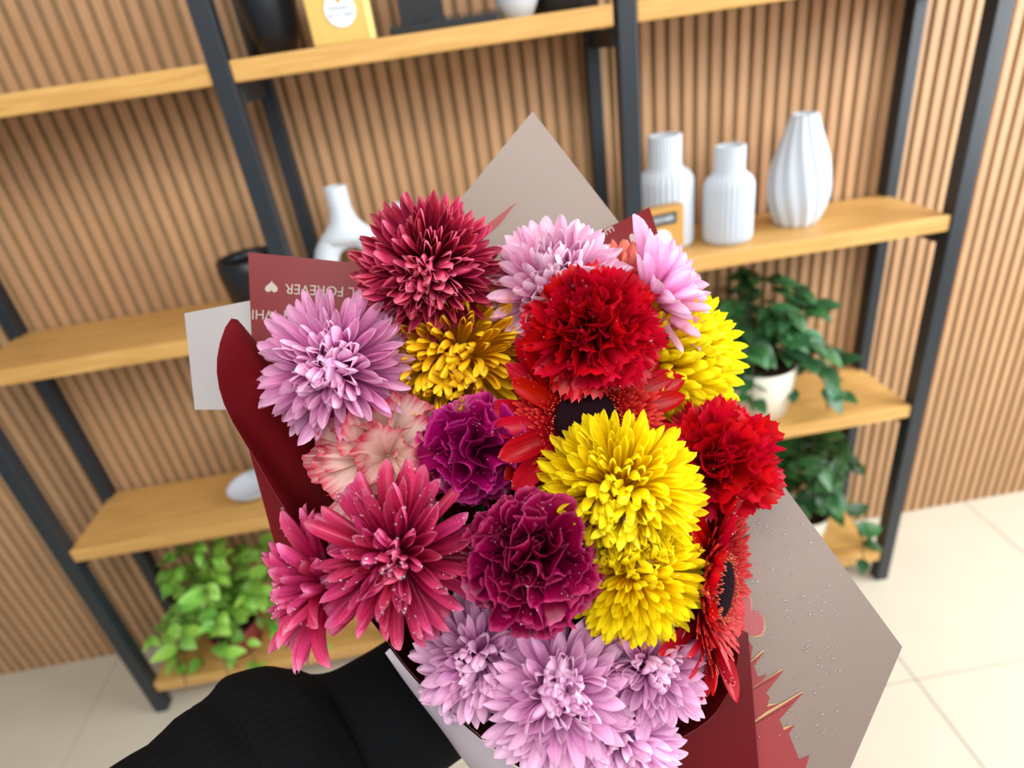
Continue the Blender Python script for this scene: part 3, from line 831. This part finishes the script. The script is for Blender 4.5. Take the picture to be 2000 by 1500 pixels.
P_red = petal_mat('red_petal', [(0.0, (96, 0, 8)), (0.5, (172, 0, 20)), (1.0, (200, 8, 36))], rough=0.4, vein=0.14)
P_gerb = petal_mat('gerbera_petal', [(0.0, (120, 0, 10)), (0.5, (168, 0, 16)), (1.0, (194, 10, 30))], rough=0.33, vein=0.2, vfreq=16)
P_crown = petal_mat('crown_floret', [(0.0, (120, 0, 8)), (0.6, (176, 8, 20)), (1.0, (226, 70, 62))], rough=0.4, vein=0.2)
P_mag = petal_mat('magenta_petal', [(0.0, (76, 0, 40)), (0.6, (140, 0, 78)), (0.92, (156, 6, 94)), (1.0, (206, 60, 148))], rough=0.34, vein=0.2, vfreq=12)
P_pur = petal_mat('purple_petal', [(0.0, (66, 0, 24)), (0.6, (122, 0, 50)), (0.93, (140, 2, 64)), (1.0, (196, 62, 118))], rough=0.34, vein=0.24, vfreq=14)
P_cream = petal_mat('cream_petal', [(0.0, (232, 186, 172)), (0.6, (240, 208, 196)), (1.0, (240, 206, 200))], rough=0.42, vein=0.06, vfreq=30, edge=((206, 40, 80), 1.0, 1.32, 0.5))

BALL = dict(r0=0.30, lean=10, width=0.172, cup=1.3, tip=2.6, peak=0.7, th0=0, thp=0.50, wmin=0.9)
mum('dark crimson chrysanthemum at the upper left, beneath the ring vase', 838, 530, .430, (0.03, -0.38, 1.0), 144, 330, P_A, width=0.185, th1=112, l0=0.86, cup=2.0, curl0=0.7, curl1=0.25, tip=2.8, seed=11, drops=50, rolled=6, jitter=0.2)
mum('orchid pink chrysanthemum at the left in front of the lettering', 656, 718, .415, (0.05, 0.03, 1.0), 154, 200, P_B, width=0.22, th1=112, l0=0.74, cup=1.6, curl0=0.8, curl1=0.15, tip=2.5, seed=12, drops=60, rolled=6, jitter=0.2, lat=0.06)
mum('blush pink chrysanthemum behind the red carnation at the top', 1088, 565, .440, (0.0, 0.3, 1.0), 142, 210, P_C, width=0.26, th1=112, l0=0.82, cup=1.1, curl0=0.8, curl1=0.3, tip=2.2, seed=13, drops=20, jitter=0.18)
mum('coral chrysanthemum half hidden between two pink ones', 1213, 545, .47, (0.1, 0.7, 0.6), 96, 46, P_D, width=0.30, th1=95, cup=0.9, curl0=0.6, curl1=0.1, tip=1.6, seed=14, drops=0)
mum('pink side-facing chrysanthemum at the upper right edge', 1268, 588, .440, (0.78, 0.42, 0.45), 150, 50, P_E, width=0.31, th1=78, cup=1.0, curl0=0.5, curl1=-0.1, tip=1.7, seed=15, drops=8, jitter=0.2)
mum('shaded yellow chrysanthemum below the dark crimson one', 892, 704, .458, (-0.02, -0.3, 1.0), 170, 420, P_F, th1=102, l0=0.80, l1=0.92, curl0=1.0, curl1=0.6, seed=16, drops=50, jitter=0.1, eye=P_F, **{**BALL, 'width': 0.155})
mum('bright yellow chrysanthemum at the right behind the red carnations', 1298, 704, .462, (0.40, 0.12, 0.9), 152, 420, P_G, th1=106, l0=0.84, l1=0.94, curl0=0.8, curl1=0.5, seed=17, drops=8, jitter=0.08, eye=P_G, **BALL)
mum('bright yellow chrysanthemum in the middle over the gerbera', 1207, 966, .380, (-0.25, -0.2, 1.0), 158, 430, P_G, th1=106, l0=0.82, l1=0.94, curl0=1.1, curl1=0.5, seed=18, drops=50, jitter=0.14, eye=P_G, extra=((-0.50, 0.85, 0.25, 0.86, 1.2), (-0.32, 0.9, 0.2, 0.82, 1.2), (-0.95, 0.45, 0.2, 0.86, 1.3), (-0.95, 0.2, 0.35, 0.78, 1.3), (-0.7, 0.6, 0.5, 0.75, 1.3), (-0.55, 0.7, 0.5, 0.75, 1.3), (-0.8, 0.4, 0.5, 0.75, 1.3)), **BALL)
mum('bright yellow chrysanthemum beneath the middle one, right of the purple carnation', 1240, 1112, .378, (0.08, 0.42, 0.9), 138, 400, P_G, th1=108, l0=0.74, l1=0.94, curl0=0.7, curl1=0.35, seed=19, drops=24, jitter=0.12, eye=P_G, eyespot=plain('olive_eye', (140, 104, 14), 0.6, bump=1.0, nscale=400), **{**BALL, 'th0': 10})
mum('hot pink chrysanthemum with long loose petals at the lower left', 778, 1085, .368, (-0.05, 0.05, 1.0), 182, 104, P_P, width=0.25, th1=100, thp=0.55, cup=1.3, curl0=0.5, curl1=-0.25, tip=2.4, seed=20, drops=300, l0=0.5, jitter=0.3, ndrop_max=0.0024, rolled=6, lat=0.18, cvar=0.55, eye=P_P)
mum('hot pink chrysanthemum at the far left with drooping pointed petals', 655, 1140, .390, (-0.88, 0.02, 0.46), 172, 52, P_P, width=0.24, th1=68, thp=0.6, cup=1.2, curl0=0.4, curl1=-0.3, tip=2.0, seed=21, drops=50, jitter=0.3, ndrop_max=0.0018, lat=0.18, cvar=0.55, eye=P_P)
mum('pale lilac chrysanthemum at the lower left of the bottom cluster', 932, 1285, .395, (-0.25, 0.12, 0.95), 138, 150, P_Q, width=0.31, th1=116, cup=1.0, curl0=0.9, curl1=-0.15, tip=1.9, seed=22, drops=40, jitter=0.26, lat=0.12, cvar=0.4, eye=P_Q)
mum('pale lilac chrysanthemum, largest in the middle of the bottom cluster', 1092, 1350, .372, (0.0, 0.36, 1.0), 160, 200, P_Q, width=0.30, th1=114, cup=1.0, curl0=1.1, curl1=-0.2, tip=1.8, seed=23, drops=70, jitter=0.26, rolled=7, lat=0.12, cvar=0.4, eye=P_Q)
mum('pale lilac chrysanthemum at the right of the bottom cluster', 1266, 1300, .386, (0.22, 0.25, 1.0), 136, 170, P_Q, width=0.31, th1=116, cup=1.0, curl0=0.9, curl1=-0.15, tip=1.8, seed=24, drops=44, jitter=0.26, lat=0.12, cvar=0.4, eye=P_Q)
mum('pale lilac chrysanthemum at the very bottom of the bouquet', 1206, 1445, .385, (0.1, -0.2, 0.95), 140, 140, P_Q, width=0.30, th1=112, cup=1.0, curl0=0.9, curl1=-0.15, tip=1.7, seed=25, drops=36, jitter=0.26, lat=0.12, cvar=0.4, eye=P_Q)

# ---- carnations
def carn_petal(name, mat, span, ruff, fold, curl, rnd, teeth=0.05, nu=26, nv=7, wide=0.9):
    vs, fs, uv = [], [], []
    p1, p2, p3 = rnd.uniform(0, 6.3), rnd.uniform(0, 6.3), rnd.uniform(0, 6.3)
    f1, f2 = rnd.uniform(2.5, 4.0), rnd.uniform(6.0, 9.0)
    y0 = z0 = 0.0
    cen = [(0.0, 0.0, 0.0)]
    for j in range(1, nv + 1):
        a = curl * ((j - 0.5) / nv) ** 1.5
        y0 += math.cos(a) / nv; z0 += math.sin(a) / nv
        cen.append((y0, z0, curl * (j / nv) ** 1.5))
    for j in range(nv + 1):
        v = j / nv
        yc, zc, a = cen[j]
        w = 0.09 + (wide * 0.5 - 0.09) * (v ** 1.1)
        for i in range(nu + 1):
            u = i / nu * 2 - 1
            rr = ruff * v ** 1.6
            h = rr * (0.6 * math.sin(f1 * u * 1.5 + p1) + 0.4 * math.sin(f2 * u + p2 + 1.5 * v)) + fold * v * (abs(u) ** 1.5) * 0.5
            x = u * w + 0.35 * rr * math.sin(f2 * u + p3)
            along = yc - 0.24 * v * v * u * u * span
            if j == nv: along += teeth * (1 if i % 2 else -0.7) * rnd.uniform(0.5, 1.3) + 0.05 * math.sin(3 * u + p3)
            elif j == nv - 1: along += 0.02 * math.sin(3 * u + p3)
            n_ = Vector((0, -math.sin(a), math.cos(a)))
            vs.append(Vector((x, along, zc)) + n_ * h); uv.append((i / nu, v))
    for j in range(nv):
        for i in range(nu):
            b = j * (nu + 1) + i
            fs.append((b, b + 1, b + nu + 2, b + nu + 1))
    return me(name, vs, fs, mat, True, uv)
def carnation(label, px, py, dep, n, Rpx, mat, N=46, ruff=0.16, seed=1, th1=98, curl=(0.5, -0.55), teeth=0.05, wide=0.95, drops=20, roll=0.0, sink=0.42, jitter=0.22, fold=0.35, l0=0.95, ndrop_max=0.0015):
    rnd = random.Random(seed)
    R_ = Rpx * dep / F
    e = empty('carnation', frame(at(px, py, dep), camdir(*n), roll))
    tag(e, label, 'flower', 'carnations in the bouquet')
    base = Vector((0, 0, -R_ * sink))
    ob('calyx', lathe('calyx', [(0.003, -R_ * sink - 0.016), (0.0065, -R_ * sink - 0.012), (0.007, -R_ * sink), (0.006, -R_ * sink + 0.006)], M_stem, 12), e)
    K = 5; var = []
    for k in range(K):
        q = k / (K - 1)
        var.append([carn_petal('petal', mat, 1.0, ruff * (1.35 - 0.55 * q), fold * (1.5 - 1.3 * q), curl[0] + (curl[1] - curl[0]) * q, rnd, teeth, wide=wide * (0.8 + 0.25 * q)) for _ in range(3)])
    ga = math.pi * (3 - math.sqrt(5))
    for i in range(N):
        t = (i + 0.5) / N
        th = math.radians(4 + (th1 - 4) * t ** 0.75) + rnd.uniform(-1, 1) * jitter * 0.5
        az = i * ga + rnd.uniform(-1, 1) * jitter
        d = Vector((math.sin(th) * math.cos(az), math.sin(th) * math.sin(az), math.cos(th)))
        L = R_ * (l0 + sink * 0.75 * (1 - t) + 0.12 * t) * rnd.uniform(0.88, 1.08)
        k = min(K - 1, int(t * K))
        up = Vector((rnd.uniform(-.5, .5), rnd.uniform(-.5, .5), 1)) if t > 0.3 else Vector((rnd.uniform(-1, 1), rnd.uniform(-1, 1), 0.3))
        place_petal(e, rnd.choice(var[k]), base * (1 - 0.5 * t), d, up, L, rnd.uniform(0.8, 1.1))
    add_stem(e, 0.0026, R_ * sink + 0.01)
    if drops: add_drops(e, drops, rnd, rmax=ndrop_max)
    return e
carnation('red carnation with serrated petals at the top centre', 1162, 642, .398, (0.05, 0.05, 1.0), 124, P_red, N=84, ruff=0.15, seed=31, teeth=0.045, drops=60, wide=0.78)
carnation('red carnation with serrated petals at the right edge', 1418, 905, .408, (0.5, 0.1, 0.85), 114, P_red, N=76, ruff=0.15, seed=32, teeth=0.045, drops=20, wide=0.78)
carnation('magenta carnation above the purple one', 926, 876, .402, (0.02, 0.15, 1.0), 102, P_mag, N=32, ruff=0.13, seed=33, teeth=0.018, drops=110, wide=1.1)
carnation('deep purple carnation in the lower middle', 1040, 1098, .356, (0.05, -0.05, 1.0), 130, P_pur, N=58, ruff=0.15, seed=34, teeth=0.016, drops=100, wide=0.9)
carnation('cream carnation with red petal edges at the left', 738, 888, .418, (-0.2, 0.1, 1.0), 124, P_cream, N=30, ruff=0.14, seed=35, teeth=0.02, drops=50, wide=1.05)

# ---- gerberas
M_disc = plain('gerbera_disc', (26, 4, 15), 0.8, 0.12, noise_amt=0.3, nscale=400)
M_pollen = plain('gerbera_pollen', (190, 84, 60), 0.6, 0.3, noise_amt=0.2, nscale=300)
def gerbera(label, px, py, dep, n, Rpx, seed, roll=0.0, cone_=(62, 96), nout=34, drops=24, inner=0.62, disc=0.27, fold=0.0):
    rnd = random.Random(seed)
    R_ = Rpx * dep / F
    e = empty('gerbera', frame(at(px, py, dep), camdir(*n), roll))
    tag(e, label, 'flower', 'gerberas in the bouquet')
    var = [petal_mesh('petal', P_gerb, w, c, 0.35, 1.8, nu=4, nv=8, peak=0.62, rnd=rnd, twist=rnd.uniform(-.25, .25), base=0.45) for w, c in ((0.26, -0.3), (0.29, 0.1), (0.27, -0.6), (0.30, 0.35))]
    for i in range(nout):
        az = 2 * math.pi * i / (nout / 2) + (0 if i < nout / 2 else math.pi / (nout / 2)) + rnd.uniform(-.09, .09)
        th = math.radians(rnd.uniform(*cone_))
        rt = (e.matrix_basis.to_3x3() @ Vector((math.cos(az), math.sin(az), 0))).dot(camdir(1, 0, 0))
        th += math.radians(fold) * max(0.0, rt)
        d = Vector((math.sin(th) * math.cos(az), math.sin(th) * math.sin(az), math.cos(th)))
        b = Vector((math.cos(az), math.sin(az), 0)) * R_ * 0.20 + Vector((0, 0, -0.004))
        place_petal(e, rnd.choice(var), b, d, Vector((rnd.uniform(-.2, .2), rnd.uniform(-.2, .2), 1)), R_ * 0.82 * rnd.uniform(0.9, 1.1) * (1 - (0.4 if fold else 0) * max(0.0, -rt)), rnd.uniform(0.9, 1.15))
    # crown of short strap florets, joined because they are hair-fine
    vs, fs, uv = [], [], []
    def strap(m, Mx):
        b = len(vs)
        for v in m: vs.append(Mx @ v[0]); uv.append(v[1])
        for j in range(3):
            for i in range(2):
                a = b + j * 3 + i; fs.append((a, a + 1, a + 4, a + 3))
    proto = []
    for j in range(4):
        v = j / 3
        for i in range(3):
            u = i - 1
            w = 0.10 * (0.7 + 0.5 * math.sin(math.pi * v)) * (1 if j < 3 else 0.5)
            proto.append((Vector((u * w, v, 0.05 * u * u + 0.10 * v * v)), (i / 2, v)))
    for ring in range(7):
        q = ring / 6
        rad = R_ * (disc * 0.95 + (0.50 - disc) * q); cnt = int(56 + 30 * q)
        for i in range(cnt):
            az = 2 * math.pi * (i + rnd.random() * 0.6) / cnt + ring
            th = math.radians(25 + 50 * q + rnd.uniform(-10, 10))
            d = Vector((math.sin(th) * math.cos(az), math.sin(th) * math.sin(az), math.cos(th)))
            up = Vector((0, 0, 1)); z = (up - d * d.z).normalized(); x = d.cross(z)
            L = R_ * (0.05 + 0.20 * q) * rnd.uniform(0.8, 1.2); wd = R_ * (0.16 + 0.12 * q)
            Mx = Matrix((x * wd, d * L, z * L)).transposed().to_4x4(); Mx.translation = Vector((math.cos(az), math.sin(az), 0)) * rad
            strap(proto, Mx)
    o = ob('crown_florets', me('crown_florets', vs, fs, P_crown, True, uv), e); o['kind'] = 'stuff'
    # dark centre
    bm = bmesh.new(); bmesh.ops.create_uvsphere(bm, u_segments=32, v_segments=12, radius=R_ * disc, matrix=Matrix.Translation((0, 0, R_ * 0.04)) @ Matrix.Diagonal((1, 1, 0.22, 1)))
    ob('disc', bmme('disc', bm, M_disc, True), e)
    vs, fs, pvs, pfs = [], [], [], []
    for k in range(420):
        r = R_ * disc * math.sqrt((k + 0.5) / 420); a = k * 2.39996
        z = R_ * 0.04 + R_ * disc * 0.22 * math.sqrt(max(0, 1 - (r / (R_ * disc)) ** 2))
        b = len(vs); s_ = R_ * 0.0115
        for v in ICO_V: vs.append((r * math.cos(a) + v.x * s_, r * math.sin(a) + v.y * s_, z + v.z * s_ * 1.6))
        fs += [tuple(b + i for i in f) for f in ICO_F]
    o = ob('disc_florets', me('disc_florets', vs, fs, M_disc, True), e); o['kind'] = 'stuff'
    for k in range(150):
        az = 2 * math.pi * k / 150 + rnd.uniform(-.04, .04); r = R_ * disc * rnd.uniform(0.97, 1.22)
        b = len(pvs); h = R_ * rnd.uniform(0.05, 0.11); s_ = R_ * 0.009
        for v in ICO_V: pvs.append((r * math.cos(az) + v.x * s_, r * math.sin(az) + v.y * s_, h + v.z * s_ * 2.0))
        pfs += [tuple(b + i for i in f) for f in ICO_F]
    o = ob('pollen_ring', me('pollen_ring', pvs, pfs, M_pollen, True), e); o['kind'] = 'stuff'
    ob('calyx', lathe('calyx', [(0.003, -0.02), (R_ * 0.12, -0.014), (R_ * 0.22, -0.005), (R_ * 0.2, -0.003)], M_stem, 20), e)
    add_stem(e, 0.003, 0.016)
    if drops: add_drops(e, drops, rnd, rmax=0.0013)
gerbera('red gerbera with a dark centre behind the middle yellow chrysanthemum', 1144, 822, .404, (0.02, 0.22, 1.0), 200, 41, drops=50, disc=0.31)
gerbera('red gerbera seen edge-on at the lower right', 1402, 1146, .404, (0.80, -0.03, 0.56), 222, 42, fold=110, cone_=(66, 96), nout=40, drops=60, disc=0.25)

# ------------------------------------------------------------------ the arm that holds the bouquet
M_knit = NT('black_knit')
_a = M_knit; tc = _a.n('ShaderNodeTexCoord'); uvn = _a.n('ShaderNodeUVMap')
wv = _a.n('ShaderNodeTexWave'); wv.bands_direction = 'X'; wv.inputs['Scale'].default_value = 22; wv.inputs['Distortion'].default_value = 0.6
_a.l(uvn.outputs['UV'], wv.inputs['Vector'])
nz = _a.n('ShaderNodeTexNoise'); nz.inputs['Scale'].default_value = 260; _a.l(tc.outputs['Object'], nz.inputs['Vector'])
ad = _a.n('ShaderNodeMath', operation='ADD'); _a.l(wv.outputs['Fac'], ad.inputs[0]); _a.l(nz.outputs['Fac'], ad.inputs[1])
bp = _a.n('ShaderNodeBump'); bp.inputs['Strength'].default_value = 0.4; bp.inputs['Distance'].default_value = 0.0015
_a.l(ad.outputs[0], bp.inputs['Height']); _a.l(bp.outputs['Normal'], _a.p.inputs['Normal'])
_a.p.inputs['Base Color'].default_value = lin((13, 15, 17)); _a.p.inputs['Roughness'].default_value = 0.95; _a.p.inputs['Specular IOR Level'].default_value = 0.1
M_knit = _a.m
M_skin = plain('skin', (214, 166, 140), 0.5, 0.4, noise_amt=0.05, nscale=50)
# path of the sleeve: centre (px, py, depth), radius in px
path = [(-900, 2900, .20, 420), (-250, 2200, .29, 300), (60, 1900, .36, 250), (250, 1770, .40, 240), (420, 1650, .44, 236), (520, 1582, .465, 240), (590, 1530, .48, 236), (650, 1487, .495, 190), (690, 1458, .505, 150), (760, 1408, .52, 132), (850, 1345, .54, 124), (900, 1310, .55, 118)]
cs = catmull([Vector(p) for p in [(a, b, c * 1000) for a, b, c, r in path]], 6)
rs = catmull([Vector((r, 0, 0)) for a, b, c, r in path], 6)
pts = [at(v.x, v.y, v.z / 1000) for v in cs]; rad = [rs[i].x * cs[i].z / 1000 / F for i in range(len(cs))]
vs, fs, uv = [], [], []
NR = 40
for j, p in enumerate(pts):
    t = (pts[min(j + 1, len(pts) - 1)] - pts[max(j - 1, 0)]).normalized()
    a = t.cross(camdir(0, 0, 1)).normalized(); b = t.cross(a)
    for i in range(NR + 1):
        th = 2 * math.pi * i / NR
        q = p + (a * math.cos(th) + b * math.sin(th)) * rad[j]
        w = noise.noise(q * 22.0) * 0.010 + noise.noise(q * 48.0 + Vector((3, 1, 2))) * 0.004
        w *= min(1.0, max(0.25, (0.53 - cs[j].z / 1000) * 14))
        q = p + (a * math.cos(th) + b * math.sin(th)) * (rad[j] + w)
        vs.append(q); uv.append((i / NR, j / len(pts) * 2))
for j in range(len(pts) - 1):
    for i in range(NR):
        k = j * (NR + 1) + i; fs.append((k, k + 1, k + NR + 2, k + NR + 1))
sleeve_mesh = me('sleeve', vs, fs, M_knit, True, uv)

# forearm and hand as one skinned body, fingers closed around the stems
wrist = at(905, 1308, .555); palm = B0 + camdir(-0.75, -0.25, -0.1) * 0.035
sk_v = [at(420, 1650, .44), at(700, 1450, .505), wrist, wrist.lerp(palm, 0.55), palm]
sk_r = [0.042, 0.036, 0.027, 0.03, 0.032]
sk_e = [(0, 1), (1, 2), (2, 3), (3, 4)]
ax = (B0 - at(1010, 900, 0.40)).normalized()
u_ = (palm - B0); u_ -= ax * u_.dot(ax); u_.normalize(); v_ = ax.cross(u_)
for f in range(4):
    prev = 4
    lenr = [0.040, 0.043, 0.042, 0.037][f]
    for s_ in range(4):
        an = math.radians(18 + 44 * s_)
        q = B0 + ax * (-0.03 + 0.02 * f) + (u_ * math.cos(an) + v_ * math.sin(an)) * lenr
        sk_v.append(q); sk_r.append([0.0105, 0.0095, 0.009, 0.008][s_]); sk_e.append((prev, len(sk_v) - 1)); prev = len(sk_v) - 1
prev = 3
for s_ in range(3):
    an = math.radians(-25 - 45 * s_)
    sk_v.append(B0 + ax * (-0.035 - 0.006 * s_) + (u_ * math.cos(an) + v_ * math.sin(an)) * 0.041)
    sk_r.append([0.013, 0.011, 0.0095][s_]); sk_e.append((prev, len(sk_v) - 1)); prev = len(sk_v) - 1
m = bpy.data.meshes.new('person'); m.from_pydata([tuple(v) for v in sk_v], sk_e, [])
tmp = bpy.data.objects.new('person_skeleton', m); COL.objects.link(tmp)
tmp.modifiers.new('skin', 'SKIN')
for i, d in enumerate(m.skin_vertices[0].data):
    d.radius = (sk_r[i], sk_r[i]); d.use_root = (i == 0)
tmp.modifiers.new('sub', 'SUBSURF').levels = 2
dg = bpy.context.evaluated_depsgraph_get()
pm = bpy.data.meshes.new_from_object(tmp.evaluated_get(dg)); pm.name = 'person'
bpy.data.objects.remove(tmp)
pm.materials.clear(); pm.materials.append(M_skin); pm.polygons.foreach_set('use_smooth', [True] * len(pm.polygons))
person = ob('person', pm)
tag(person, 'person reaching in a black knit sleeve to hold the bouquet from below', 'person')
so = ob('sleeve', sleeve_mesh, person)
s = so.modifiers.new('thickness', 'SOLIDIFY'); s.thickness = 0.003
